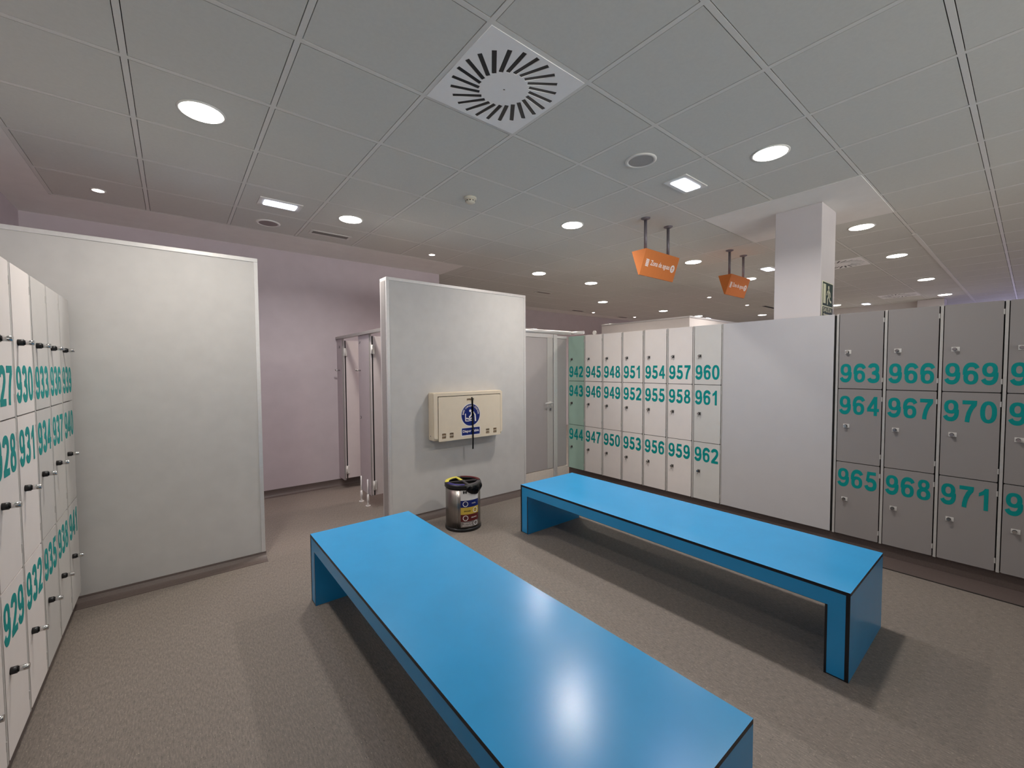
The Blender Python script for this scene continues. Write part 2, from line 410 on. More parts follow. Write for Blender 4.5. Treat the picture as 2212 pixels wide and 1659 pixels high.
def glyph(c):
    if c == '0': return [[el(.36, .5, .36, .5, 0, 351), el(.36, .5, .145, .335, 0, 351)]]
    if c == '1': return [[[(.50, 1), (.345, 1), (.25, .88), (.08, .77), (.08, .605), (.305, .715), (.305, 0), (.50, 0)]]]
    if c == '2': return [[stroke(el(.355, .70, .25, .205, 172, -20) + [(.53, .52), (.40, .36), (.22, .20), (.12, .07)], SW)], [rect(.03, .69, 0, .175)]]
    if c == '3': return [[stroke(el(.34, .715, .225, .20, 165, -90), SW)], [stroke(el(.345, .30, .255, .215, 90, -165), SW)], [rect(.26, .42, .43, .585)]]
    if c == '4': return [[rect(.42, .61, 0, 1)], [rect(.03, .72, .215, .375)], [[(.42, 1), (.03, .375), (.03, .29), (.20, .30), (.46, .72)]]]
    if c == '5': return [[rect(.15, .65, .825, 1)], [[(.15, 1), (.08, .50), (.235, .47), (.30, .84)]], [stroke(el(.345, .325, .255, .235, 138, -168), SW)]]
    if c == '6': return [[el(.365, .325, .335, .325, 0, 351), el(.37, .32, .13, .165, 0, 351)], [stroke(el(.385, .56, .285, .35, 28, 195), SW-.01)]]
    if c == '9': return [[[(.72-x, 1-y) for x, y in q] for q in s] for s in glyph('6')]
    if c == '7': return [[rect(.04, .69, .82, 1)], [stroke([(.60, .86), (.45, .66), (.34, .42), (.285, .18), (.27, 0)], SW)]]
    if c == '8': return [[el(.36, .745, .295, .255, 0, 351), el(.36, .745, .105, .11, 0, 351)], [el(.36, .29, .345, .29, 0, 351), el(.36, .285, .135, .135, 0, 351)]]
def digits_mesh(txt, w, h, d):
    adv = 0.83; tot = adv*(len(txt)-1)+0.72; m = MB()
    for i, c in enumerate(txt):
        for k, s in enumerate(glyph(c)):
            m.mesh(curve_mesh([[((x+adv*i-tot/2)*w/tot, (y-0.5)*h) for x, y in q] for q in s], d+0.00012*k), Matrix.Identity(4))
    me = bpy.data.meshes.new('digits'); m.bm.to_mesh(me); m.bm.free(); return me
def number_mesh(txt):
    if txt not in DIGITS: DIGITS[txt] = digits_mesh(txt, 0.258, 0.155, 0.0009)
    return DIGITS[txt]
def locker(first, loc, rotz, lam, kind, label, group):
    t = thing('locker', label, 'locker', loc, rotz, group)
    b = MB(); b.box(0.0005, LW-0.0005, 0.016, 0.50, LZ0, LZ1-0.002, 0)
    b.box(0.016, LW-0.001, 0.0150, 0.0165, LZ0+0.002, LZ1-0.004, 1)
    b.build('carcass', ['locker_side', 'locker_in'], t)
    MB().box(0.0005, 0.0165, 0.0005, 0.016, LZ0-0.004, LZ1, 0, 0.001).build('edge_strip', 'strip', t)
    for k, (z0, z1) in enumerate(TIER):
        x0, x1 = 0.0215, LW-0.0065
        d = MB().mesh(curve_mesh([rrect(x0, x1, z0, z1, 0.007)], 0.013), at(0, 0.013, 0)).build('door', lam, t)
        zn = (1.4815, 1.2130, 0.5985)[k]; zl = (1.658, 1.038, 0.415)[k]
        art('door_number', number_mesh(str(first+k)), (x0+x1)/2-0.002, 0, zn, 'teal', d)
        lock(d, 0.082, zl, kind)
        for zh in (z0+0.075, z1-0.075):
            MB().box(x1-0.003, x1+0.005, -0.002, 0.008, zh-0.018, zh+0.018, 0, 0.001).build('hinge', 'strip', d)
    return t
for k in range(7):
    n = 942+3*k; lam = 'mint_lam' if k == 0 else ('cool_lam' if k == 6 else 'white_lam')
    lab = ('mint green locker column with doors numbered 942, 943 and 944' if k == 0 else
           'white locker column with doors numbered %d, %d and %d' % (n, n+1, n+2))
    locker(n, (LX, 4.18-LW*k, 0), -PI/2, lam, 'steel', lab, 'lockers along the right wall')
for k in range(4):
    n = 963+3*k
    lab = ('grey locker column with doors numbered %d, %d and %d' % (n, n+1, n+2) if k < 3 else
           'grey locker column cut off by the right edge, right of door 969')
    locker(n, (LX, 1.052-LW*k, 0), -PI/2, 'grey_lam', 'white', lab, 'lockers along the right wall')
MB().box(LX+0.0005, LX+0.016, -0.19-0.016, -0.19, LZ0-0.004, LZ1).build('edge_strip', 'strip', None)
es = bpy.data.objects['edge_strip.011']; es.name = 'end_strip'
tag(es, 'narrow grey strip closing the right end of the grey lockers', 'strip')
left_lab = ['pale grey locker column of the left row, touching the white partition',
            'pale grey locker column of the left row, second from the white partition',
            'pale grey locker column of the left row, third from the white partition',
            'white locker column of the left row, fourth from the white partition',
            'white locker column of the left row, fifth from the white partition',
            'white locker column at the left edge, sixth from the white partition',
            'white locker column at the left edge, seventh from the white partition']
for k in range(7):
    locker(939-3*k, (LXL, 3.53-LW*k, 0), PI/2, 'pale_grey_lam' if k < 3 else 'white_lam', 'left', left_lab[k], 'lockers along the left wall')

# grey cladding panel in front of the column
t = thing('cladding_panel', 'wide plain grey panel between lockers 960 and 963, in front of the column', 'panel', (LX, 1.53, 0))
MB().box(0, 0.014, -0.462, 0.469, LZ0, LZ1, 0, 0.001).build('board', 'clad', t)
MB().box(0.018, 0.024, -0.476, 0.479, LZ0, LZ1-0.01).build('backing', 'locker_in', t)
MB().box(0.0005, 0.016, 0.4715, 0.4795, LZ0-0.004, LZ1).build('edge_strip', 'strip', t)

# ------------------------------------------------------------------ benches
def bench(x0, y0, label):
    W, L, H, TK, AP = 0.70, 2.465, 0.445, 0.017, 0.092
    t = thing('bench', label, 'bench', (x0, y0, 0), 0, 'blue benches')
    def sheet(name, x0, x1, y0, y1, z0, z1, thin):
        m = MB(); m.box(x0, x1, y0, y1, z0, z1)
        m.bm.normal_update()
        for f in m.bm.faces:
            a = max(range(3), key=lambda i: abs(f.normal[i])); f.material_index = 0 if a == thin else 1
        return m.build(name, ['blue', 'black_edge'], t)
    sheet('seat_top', 0, W, 0, L, H-TK, H, 2)
    sheet('seat_underside', 0.006, W-0.006, 0.1, L-0.1, H-AP-0.004, H-AP, 2)
    for s in (0, 1):
        xa = 0.001 if s == 0 else W-0.013
        MB().box(xa, xa+0.012, TK+0.0005, L-TK-0.0005, H-AP, H-TK).build('apron', 'blue', t)
    for s in (0, 1):
        ya = 0 if s == 0 else L-TK
        lg = sheet('leg', 0, W, ya, ya+TK, 0.0, H-TK, 1)
        yb = 0.1-0.010 if s == 0 else L-0.1
        i = sheet('inner_board', 0, W, yb, yb+0.010, 0.0, H-AP, 1); i.parent = lg
        for q in (0, 1):
            xa = 0.001 if q == 0 else W-0.013; y1, y2 = (TK, yb) if s == 0 else (yb+0.010, ya)
            b = MB().box(xa, xa+0.012, y1+0.0003, y2-0.0003, 0.0, H-AP).build('edge_board', 'blue', None); b.parent = lg
        sheet_f = MB().box(0.0, W, min(y1, y2), max(y1, y2), 0.001, 0.006).build('foot', 'black_edge', None); sheet_f.parent = lg
    return t
bench(2.505, 0.519, 'long blue bench beside the right lockers')
bench(0.675, 0.516, 'long blue bench in the foreground with glossy lamp reflections')

# ------------------------------------------------------------------ ceiling lights
def light(kind, par, color, watts, size, spread, z, shape='DISK', sy=None):
    d = bpy.data.lights.new('lamp_glow', 'AREA'); d.shape = shape; d.size = size
    if sy: d.size_y = sy
    d.energy = watts; d.color = color; d.spread = math.radians(spread)
    o = bpy.data.objects.new('lamp_glow', d); C.objects.link(o); o.parent = par; o.location = (0, 0, z); return o
def downlight(x, y, label, watts=LAMP_W):
    t = thing('downlight', label, 'ceiling light', (x, y, CEIL), 0, 'round downlights')
    MB().lathe([(0.098, 0.0), (0.098, -0.004), (0.106, -0.005), (0.114, -0.003), (0.114, 0.0)], 48, close=True).build('trim_ring', 'tbar', t)
    MB().lathe([(0.0985, 0.0), (0.0985, -0.006), (0.08, -0.010), (0.045, -0.0125), (0.0005, -0.014)], 48).build('lens', 'e_warm', t)
    light('d', t, WARM, watts, 0.18, 150, -0.02)
    return t
def spot(x, y, label, color=PINK):
    t = thing('spotlight', label, 'ceiling light', (x, y, CEIL), 0, 'small pinkish spotlights')
    MB().lathe([(0.036, 0.0), (0.036, -0.005), (0.043, -0.006), (0.048, -0.002), (0.048, 0.0)], 32, close=True).build('trim_ring', 'tbar', t)
    MB().lathe([(0.0365, 0.0), (0.0365, -0.004), (0.02, -0.008), (0.0005, -0.009)], 32).build('lens', 'e_pink', t)
    light('s', t, color, SPOT_W, 0.06, 110, -0.014)
    return t
def fluo(x, y, label):
    t = thing('square_light', label, 'ceiling light', (x, y, CEIL), 0, 'blue white rectangular lamps')
    MB().mesh(curve_mesh([rrect(-0.165, 0.165, -0.095, 0.095, 0.006), rrect(-0.125, 0.125, -0.06, 0.06, 0.02)], 0.008), Matrix.Translation((0, 0, -0.008))).build('frame', 'tbar', t)
    MB().box(-0.124, 0.124, -0.059, 0.059, -0.016, -0.001, 0, 0.012, 3).build('diffuser', 'e_blue', t)
    light('f', t, BLUE, FLUO_W, 0.22, 150, -0.025, 'RECTANGLE', 0.1)
    return t
def g(i, j): return GX+(i+0.5)*T, GY+(j+0.5)*T
for (i, j), lab in {
    (-2, 2): 'largest lit round downlight at upper left, above the left partition',
    (3, -1): 'large lit round downlight at upper right, above the column patch',
    (0, 4): 'lit round downlight above the passage, right of the left rectangular lamp',
    (3, 2): 'lit round downlight left of the nearer orange sign poles',
    (7, -1): 'lit round downlight just right of the near column',
    (7, 2): 'lit round downlight between the two orange signs',
    (5, 5): 'lit round downlight above the right edge of the changing station partition',
    (7, 5): 'lit round downlight below and left of the nearer orange sign',
    (10, -1): 'second lit round downlight right of the near column, by the far diffuser',
    (10, 7): 'lit round downlight over the mint green locker, above a small spot',
    (14, -1): 'third lit round downlight right of the near column',
    (14, 7): 'lit round downlight above the white topped box, left of its corner',
    (10, 2): 'lit round downlight half hidden by the farther orange sign',
    (18, -1): 'lit round downlight just over the far short column',
    (18, 2): 'lit round downlight touching the exit sign at the near column',
    (17, 7): 'distant lit round downlight touching the corner of the white topped box',
    (19, 5): 'distant lit round downlight low beside the left side of the near column',
    (22, 7): 'farthest lit round downlight, touching the top of the grey panel'}.items():
    downlight(*g(i, j), lab)
for (x, y), lab in {
    (-0.427, 4.713): 'small lit pinkish spotlight at far left over the long white partition',
    (2.577, 4.79): 'small lit pinkish spotlight above the changing station partition',
    (8.627, 4.212): 'small lit spotlight below the farther orange sign, left of it',
    (8.568, 7.221): 'small lit spotlight over the far lilac wall, left of the white topped box',
    (10.31, 7.176): 'small lit spotlight touching the rising top edge of the white topped box',
    (10.442, 4.205): 'small lit spotlight under the right end of the farther orange sign'}.items():
    spot(x, y, lab)
for (x, y), lab in {
    g(-1, 4): 'blue white rectangular lamp at left, beside a faint ceiling speaker',
    g(3, 0): 'bright blue white rectangular lamp beside the round ceiling speaker',
    (6.83, 2.467): 'blue white rectangular lamp tucked against the left side of the column',
    (12.448, 2.435): 'distant blue white rectangular lamp above locker 963',
    (12.238, 6.036): 'tiny distant blue white lamp on the edge of the white topped box'}.items():
    fluo(x, y, lab)

# ------------------------------------------------------------------ ceiling fittings
def diffuser(x, y, label):
    t = thing('air_diffuser', label, 'air vent', (x, y, CEIL), 0, 'square swirl air diffusers')
    slots, vanes = [], []
    N = 24
    for k in range(N):
        a = 2*PI*k/N; r0, r1, tw, w = 0.128, 0.255, 0.42, 0.023
        p0 = Vector((r0*math.cos(a), r0*math.sin(a))); d = Vector((math.cos(a+tw), math.sin(a+tw))); p1 = p0 + d*0.15
        slots.append(stroke([tuple(p0), tuple(p1)], w)); vanes.append((p0, p1))
    me = curve_mesh([rect(-0.289, 0.289, -0.289, 0.289)] + slots + [circle(0.006, 12)], 0.0035)
    MB().mesh(me, Matrix.Translation((0, 0, -0.0045))).build('face_plate', 'diff', t)
    MB().box(-0.28, 0.28, -0.28, 0.28, -0.0008, 0.0).build('plenum', 'black', t)
    for p0, p1 in vanes:
        m = MB(); n = (p1-p0).normalized(); s = Vector((-n.y, n.x))*0.0075
        q = [p0+s, p1+s, p1-s, p0-s]
        vs = [m.bm.verts.new((v.x, v.y, -0.0014 if i < 2 else -0.0036)) for i, v in enumerate(q)] + [m.bm.verts.new((v.x, v.y, -0.0010 if i < 2 else -0.0030)) for i, v in enumerate(q)]
        for f in ((0, 1, 2, 3), (4, 5, 6, 7), (0, 1, 5, 4), (1, 2, 6, 5), (2, 3, 7, 6), (3, 0, 4, 7)): m.bm.faces.new([vs[i] for i in f])
        m.build('vane', 'black', t)
    return t
d0 = diffuser(*g(0, 0), 'large square swirl air diffuser with black slots at top centre')
dup(d0, (*g(10, 0), CEIL), None, 'swirl air diffuser half hidden behind the right side of the near column')
dup(d0, (*g(17, 0), CEIL), None, 'most distant swirl air diffuser, beside the far short column')
def speaker(x, y, label, m):
    t = thing('ceiling_speaker', label, 'speaker', (x, y, CEIL), 0, 'ceiling speakers')
    MB().lathe([(0.082, 0), (0.082, -0.006), (0.096, -0.008), (0.106, -0.003), (0.106, 0)], 48, close=True).build('bezel', 'tbar' if m == 'spk' else 'plaster', t)
    MB().cyl((0, 0, 0), '-z', 0.0825, 0.005, 48).build('grille', m, t)
speaker(*g(2, 0), 'round ceiling speaker with grey grille beside the rectangular lamp', 'spk')
speaker(*g(-1, 5), 'faint round ceiling speaker under the left blue white lamp', 'spk_faint')
x, y = g(1, 2); t = thing('smoke_detector', 'small ivory smoke detector on the ceiling below the big diffuser', 'smoke detector', (1.984, 3.005, CEIL))
MB().lathe([(0.0005, 0), (0.052, 0), (0.052, -0.012), (0.047, -0.018), (0.0005, -0.018)], 32).build('base', 'detector', t)
m = MB(); m.lathe([(0.0005, -0.018), (0.036, -0.018), (0.042, -0.03), (0.04, -0.04), (0.028, -0.048), (0.0005, -0.05)], 32); m.build('head', 'detector', t)
m = MB()
for k in range(10):
    a = 2*PI*k/10; m.box(-0.006, 0.006, 0.036, 0.0425, -0.035, -0.028)
    for v in m.bm.verts[-8:] if False else []: pass
    m.bm.verts.ensure_lookup_table(); bmesh.ops.rotate(m.bm, verts=m.bm.verts[-8:], cent=(0, 0, 0), matrix=Matrix.Rotation(a, 3, 'Z'))
m.build('intake_slots', 'black', t)
def grille(x, y, L, W, label, m='slat'):
    t = thing('air_grille', label, 'air vent', (x, y, CEIL), 0, 'slim ceiling air grilles')
    MB().mesh(curve_mesh([rect(-L/2-0.025, L/2+0.025, -W/2-0.025, W/2+0.025), rect(-L/2, L/2, -W/2, W/2)], 0.006), Matrix.Translation((0, 0, -0.006))).build('frame', 'tbar', t)
    MB().box(-L/2, L/2, -W/2, W/2, -0.0012, 0).build('duct', 'locker_in', t)
    n = 4
    for k in range(n):
        yy = -W/2 + W*(k+0.5)/n; MB().box(-L/2, L/2, yy-0.005, yy+0.003, -0.005, -0.0015).build('slat', m, t)
grille(1.345, 4.749, 0.36, 0.085, 'slim grey air grille between two tiles near the lilac back wall')
grille(5.536, 5.891, 0.34, 0.08, 'faint slim air grille over the partition right edge, left of a downlight')
grille(7.969, 7.225, 0.40, 0.10, 'dark slim air grille over the far lilac wall, left of a small spot', 'dgrey')
grille(10.068, 7.491-0.08, 0.40, 0.10, 'dark slim air grille over the far lilac wall, right of a small spot', 'dgrey')
grille(9.015, 3.007, 0.45, 0.12, 'dark slim air grille touching the left side of the near column', 'dgrey')
grille(11.317, 4.017, 0.90, 0.10, 'long dark air grille left of the column, above the grey panel', 'dgrey')

# ------------------------------------------------------------------ hanging orange signs
def hang_sign(x0, L, y, zt, zb, hw, p0, p1, label):
    cx = x0+L/2
    t = thing('hanging_sign', label, 'sign', (cx, y, CEIL), 0, 'orange hanging signs')
    a, b, top, bot = -L/2, L/2, zt-CEIL, zb-CEIL
    m = MB(); m.prism([(-hw, top), (hw, top), (0.006, bot), (-0.006, bot)], 'x', a, b); m.build('sign_body', 'orange', t)
    for px in (p0, p1):
        pb = MB(); pb.cyl((px-cx, 0, 0), '-z', 0.0145, -top, 20); po = pb.build('pole', 'pole', t)
        MB().lathe([(0.0146, 0), (0.0146, -0.022), (0.022, -0.016), (0.042, -0.008), (0.044, 0)], 32, close=True, centre=(px-cx, 0)).build('ceiling_flange', 'pole', po)
    # front face, tilted: from (y=-hw, top) down to (y=-0.006, bot)
    H = math.hypot(hw-0.006, top-bot); ang = math.atan2(hw-0.006, top-bot)
    mid = Vector((0, -(hw+0.006)/2, (top+bot)/2))
    base = Matrix.Translation(mid) @ Matrix.Rotation(ang, 4, 'X') @ FRONT
    k = L/0.6
    txt = MB().mesh(text_mesh('Zona de aguas', 0.34*k, 0.062, 0.001, 0.008), base @ Matrix.Translation((0.0, 0.0, 0.0))); txt.build('lettering', 'white_ink', t)
    ic = MB()
    waves = []
    for r in range(5):
        yy = -0.028 + r*0.014
        waves.append(stroke([(-0.225*k-0.024+0.048*q/8, yy+0.003*math.sin(q*PI/2)) for q in range(9)], 0.009))
    for w in waves: ic.mesh(curve_mesh([w], 0.001), base)
    ic.build('water_pictogram', 'white_ink', t)
    c = (0.225*k, 0.0)
    arrow = [(c[0], c[1]+0.026), (c[0]+0.022, c[1]+0.002), (c[0]+0.012, c[1]+0.002), (c[0]+0.006, c[1]+0.009), (c[0]+0.006, c[1]-0.022), (c[0]-0.006, c[1]-0.022), (c[0]-0.006, c[1]+0.009), (c[0]-0.012, c[1]+0.002), (c[0]-0.022, c[1]+0.002)]
    MB().mesh(curve_mesh([circle(0.037, 32, c), arrow], 0.001), base).build('arrow_disc', 'white_ink', t)
    return t
hang_sign(3.472, 0.59, 2.374, CAM_H+1.113, CAM_H+0.882, 0.08, 3.578, 3.978, 'nearer and larger orange hanging sign reading Zona de aguas')
hang_sign(5.257, 0.535, 2.378, CAM_H+1.118, CAM_H+0.886, 0.08, 5.376, 5.768, 'farther and smaller orange hanging sign reading Zona de aguas, beside the column')

# ------------------------------------------------------------------ exit sign on the column
t = thing('exit_sign', 'dark green running man exit sign with SALIDA on the column side', 'sign', (4.62, 1.18, CAM_H+0.44))
MB().box(-0.152, 0.152, -0.004, 0, 0.0, 0.315, 0, 0.001).build('board', 'lumi', t)
zc = 0.205
MB().mesh(curve_mesh([rect(-0.146, 0.146, -0.103, 0.103), rect(-0.132, 0.0, -0.083, 0.088), ], 0.0006), at(0, -0.004, zc)).build('green_field', 'green', t)
m = MB(); m.mesh(curve_mesh([rect(-0.056, 0.0, -0.083, 0.088)], 0.0006), at(0, -0.004, zc)); m.build('doorway', 'green', t)
m = MB(); A = at(0, -0.0046, zc)
for s_ in ([circle(0.017, 24, (0.02, 0.064))], [stroke([(0.018, 0.045), (0.026, 0.0), (0.03, -0.015)], 0.036)],
           [stroke([(0.02, 0.04), (-0.018, 0.022), (-0.03, -0.008)], 0.014)], [stroke([(0.03, 0.038), (0.066, 0.016), (0.074, -0.018)], 0.014)],
           [stroke([(0.026, -0.008), (-0.008, -0.042), (-0.012, -0.09)], 0.018)], [stroke([(0.034, -0.008), (0.058, -0.052), (0.104, -0.062)], 0.018)]):
    m.mesh(curve_mesh(s_, 0.0006), A)
m.build('running_figure', 'lumi', t)
MB().mesh(curve_mesh([rect(-0.146, 0.146, -0.044, 0.044)], 0.0006), at(0, -0.004, 0.047)).build('text_field', 'green', t)
m = MB(); m.mesh(text_mesh('SALIDA', 0.25, 0.04, 0.0006, 0.012), at(0, -0.0046, 0.066))
m.mesh(curve_mesh([[(-0.125, 0.026-0.047), (-0.09, 0.040-0.047), (-0.09, 0.030-0.047), (0.125, 0.030-0.047), (0.125, 0.018-0.047), (-0.09, 0.018-0.047), (-0.09, 0.010-0.047)]], 0.0006), at(0, -0.0046, 0.047-0.002))
m.build('lettering', 'lumi', t)

# ------------------------------------------------------------------ baby changing station
BX0, BX1, BZ0, BZ1, BY = 2.035, 2.912, CAM_H-0.757, CAM_H-0.252, 3.906
t = thing('changing_station', 'cream folding baby changing station with black strap on the white partition', 'changing table', ((BX0+BX1)/2, BY, BZ0))
w, h = BX1-BX0, BZ1-BZ0
MB().box(-w/2, w/2, -0.106, 0, 0.012, h, 0, 0.014, 3).build('shell', 'beige', t)
MB().mesh(curve_mesh([rrect(-w/2+0.004, w/2-0.004, 0.035, h-0.004, 0.018), rect(-w/2+0.046, w/2-0.030, 0.0351, h-0.036)], 0.014), at(0, -0.106, 0)).build('rim', 'beige', t)
dx0, dx1, dz0, dz1 = -w/2+0.053, w/2-0.036, 0.003, h-0.043
MB().box(dx0-0.008, dx1+0.006, -0.1072, -0.1058, 0.04, dz1+0.008).build('seam_shade_plate', 'seam', t)  # dark plate standing in for the shade inside the door gap
slots = []
for cx in (-0.325, -0.235, 0.225, 0.325): slots.append(rrect(cx-0.024, cx+0.024, 0.03, 0.085, 0.006))
latch = rect(-0.045, 0.045, h-0.105, h-0.073)
dr = MB().mesh(curve_mesh([rrect(dx0, dx1, dz0, dz1, 0.012)] + slots + [latch], 0.0178), at(0, -0.1072, 0)).build('tray_door', 'beige', t)
for cx in (-0.325, -0.235, 0.225, 0.325):
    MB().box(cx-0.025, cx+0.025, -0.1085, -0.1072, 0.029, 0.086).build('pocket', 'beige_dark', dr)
    MB().box(cx-0.026, cx+0.026, -0.122, -0.114, 0.056, 0.062).build('hook_bar', 'beige', dr)
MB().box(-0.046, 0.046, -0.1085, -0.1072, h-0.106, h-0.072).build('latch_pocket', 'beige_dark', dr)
MB().box(-0.044, 0.044, -0.1235, -0.112, h-0.104, h-0.094, 0, 0.002).build('latch', 'beige', dr)
MB().cyl((-w/2-0.0008, -0.05, 0.06), 'x', 0.006, 0.002, 16).build('hinge_pin', 'dgrey', t)
FY = -0.125
cx, cz = 0.003, h-0.250+0.0
st = MB().mesh(curve_mesh([circle(0.124, 64)], 0.0008), at(cx, FY, cz)).build('round_sticker', 'white_sticker', dr)
MB().mesh(curve_mesh([circle(0.117, 64)], 0.0006), at(cx, FY-0.0008, cz)).build('blue_disc', 'navy', dr)
m = MB(); B = at(cx, FY-0.0014, cz); word = 'BABY CHANGING STATION'
for i, c_ in enumerate(word):
    if c_ == ' ': continue
    a = math.radians(172) - math.radians(164)*i/(len(word)-1)
    m.mesh(text_mesh(c_, None, 0.019, 0.0006, 0.012), B @ Matrix.Rotation(a-PI/2, 4, 'Z') @ Matrix.Translation((0, 0.098, 0)))
m.build('sticker_lettering', 'white_ink', dr)
m = MB()
for s_ in ([circle(0.014, 24, (-0.006, 0.044))], [stroke([(0.012, 0.03), (0.006, 0.0), (-0.022, -0.03)], 0.017)], [stroke([(0.012, 0.0), (0.03, -0.024)], 0.012)],
           [stroke([(0.038, 0.02), (0.055, 0.0), (0.06, -0.072)], 0.016)], [stroke([(0.03, 0.03), (0.046, 0.012)], 0.016)],
           [circle(0.009, 20, (-0.05, -0.036))], [stroke([(-0.04, -0.04), (-0.01, -0.046), (0.012, -0.034)], 0.014)],
           [rect(-0.072, -0.062, -0.066, 0.016)], [stroke([(-0.07, -0.062), (-0.03, -0.064), (0.02, -0.058)], 0.009)]):
    m.mesh(curve_mesh(s_, 0.0006), B)
m.build('changing_pictogram', 'white_ink', dr)
MB().mesh(curve_mesh([rrect(-0.122, 0.122, -0.045, 0.045, 0.006)], 0.0008), at(cx, FY, cz-0.178)).build('name_sticker', 'white_sticker', dr)
MB().mesh(curve_mesh([rrect(-0.114, 0.114, -0.036, 0.04, 0.004)], 0.0006), at(cx, FY-0.0008, cz-0.178)).build('name_field', 'navy', dr)
MB().mesh(text_mesh('Diaper Table', 0.205, 0.036, 0.0006, 0.014), at(cx, FY-0.0014, cz-0.176)).build('name_lettering', 'white_ink', dr)
s = MB(); zs = [(-0.110, h-0.040), (-0.122, h-0.046), (-0.131, h-0.09), (-0.131, 0.24), (-0.133, 0.05), (-0.130, -0.06), (-0.128, -0.118)]
xo = [0.012, 0.016, 0.022, 0.024, 0.026, 0.026, 0.026]
L = [s.bm.verts.new((xo[i]-0.0095, y, z)) for i, (y, z) in enumerate(zs)]; R = [s.bm.verts.new((xo[i]+0.0095, y, z)) for i, (y, z) in enumerate(zs)]
for i in range(len(zs)-1): s.bm.faces.new((L[i], R[i], R[i+1], L[i+1]))
bmesh.ops.solidify(s.bm, geom=s.bm.faces[:], thickness=0.0025)
s.build('strap', 'strap', t)

# ------------------------------------------------------------------ recycling bin
bx, by = 2.165, 3.455
R, H = 0.168, 0.44
phi0 = math.atan2(-by, -bx)
t = thing('recycling_bin', 'round steel recycling bin with black lid and coloured sorting sticker by the partition', 'bin', (bx, by, 0))
MB().lathe([(0.0005, 0.012), (R, 0.012), (R, H-0.028), (R-0.006, H-0.028), (R-0.006, 0.02), (0.0005, 0.02)], 64).build('body', 'steel', t)
MB().lathe([(R-0.02, 0), (R+0.006, 0), (R+0.006, 0.022), (R+0.001, 0.028), (R-0.02, 0.028)], 64, close=True).build('base_ring', 'black', t)
MB().rod((R*1.003*math.cos(phi0-0.33), R*1.003*math.sin(phi0-0.33), 0.03), (R*1.003*math.cos(phi0-0.33), R*1.003*math.sin(phi0-0.33), H-0.045), 0.0025, 8).build('body_seam', 'chrome', t)
lid = MB().lathe([(R-0.035, H), (R-0.03, H+0.006), (R+0.004, H+0.004), (R+0.009, H-0.006), (R+0.009, H-0.034), (R+0.001, H-0.036), (R-0.002, H-0.012), (R-0.035, H-0.012)], 64, close=True).build('lid', 'black', t)
def arc(name, m, a0, a1, bar):
    b = MB(); b.lathe([(R-0.033, H+0.004), (R-0.028, H+0.0095), (R+0.002, H+0.0085), (R+0.004, H+0.004)], 24, a0=phi0+a0, a1=phi0+a1, close=True)
    o = b.build(name, m, lid); return o
arc('yellow_segment', 'yellow', -2.75, -1.35, True); arc('blue_segment', 'purple', -1.15, 0.1, True); arc('grey_segment', 'dgrey', 0.25, 1.5, True); arc('brown_segment', 'maroon', 1.7, 3.3, True)
for k, mm in enumerate(('dgrey', 'dgrey', 'dgrey', 'yellow')):
    a = phi0 + (0.35, 1.75, -1.3, -2.72)[k]
    d = Vector((math.cos(a), math.sin(a), 0)); n = Vector((-d.y, d.x, 0))*0.012
    b = MB(); P = [d*0.01+n, d*(R-0.03)+n, d*(R-0.03)-n, d*0.01-n]
    b.prism([(p.x, p.y) for p in P], 'z', H-0.004, H+0.006); b.build('divider_bar', mm, lid)
MB().cyl((0, 0, H-0.005), 'z', 0.022, 0.0125, 20).build('lid_hub', 'dgrey', lid)
MB().lathe([(0.0005, H-0.09), (R-0.012, H-0.09), (R-0.010, H-0.0365)], 40).build('liner', 'bag', t)
m = MB(); bmesh.ops.create_icosphere(m.bm, subdivisions=2, radius=0.03)
for v in m.bm.verts: v.co = Vector((v.co.x*1.2, v.co.y, v.co.z*0.6))*random.uniform(0.8, 1.15)
rb = m.build('crumpled_wrapper', 'red'); rb.location = (bx+0.068*math.cos(phi0-0.35), by+0.068*math.sin(phi0-0.35), H-0.069)
tag(rb, 'crumpled red wrapper lying inside the recycling bin', 'litter')
# bag hanging over the rim
m = MB(); na, nz = 40, 12; rows = []
for j in range(nz+1):
    row = []
    for i in range(na+1):
        f = i/na; a = phi0 + 0.16 + 1.25*f
        drop = 0.036 + 0.05*math.sin(PI*min(1, f*1.05))**0.7
        z = H-0.006 - drop*j/nz
        r = R+0.0105 + 0.010*math.sin(PI*j/nz) + 0.0045*math.sin(19*a+2.5*j/nz*math.sin(3*a))*min(1, j/3)
        row.append(m.bm.verts.new((r*math.cos(a), r*math.sin(a), z)))
    rows.append(row)
for j in range(nz):
    for i in range(na):
        f = m.bm.faces.new((rows[j][i], rows[j][i+1], rows[j+1][i+1], rows[j+1][i])); f.smooth = True
bmesh.ops.solidify(m.bm, geom=m.bm.faces[:], thickness=0.002)
m.build('bag_overhang', 'bag', t)
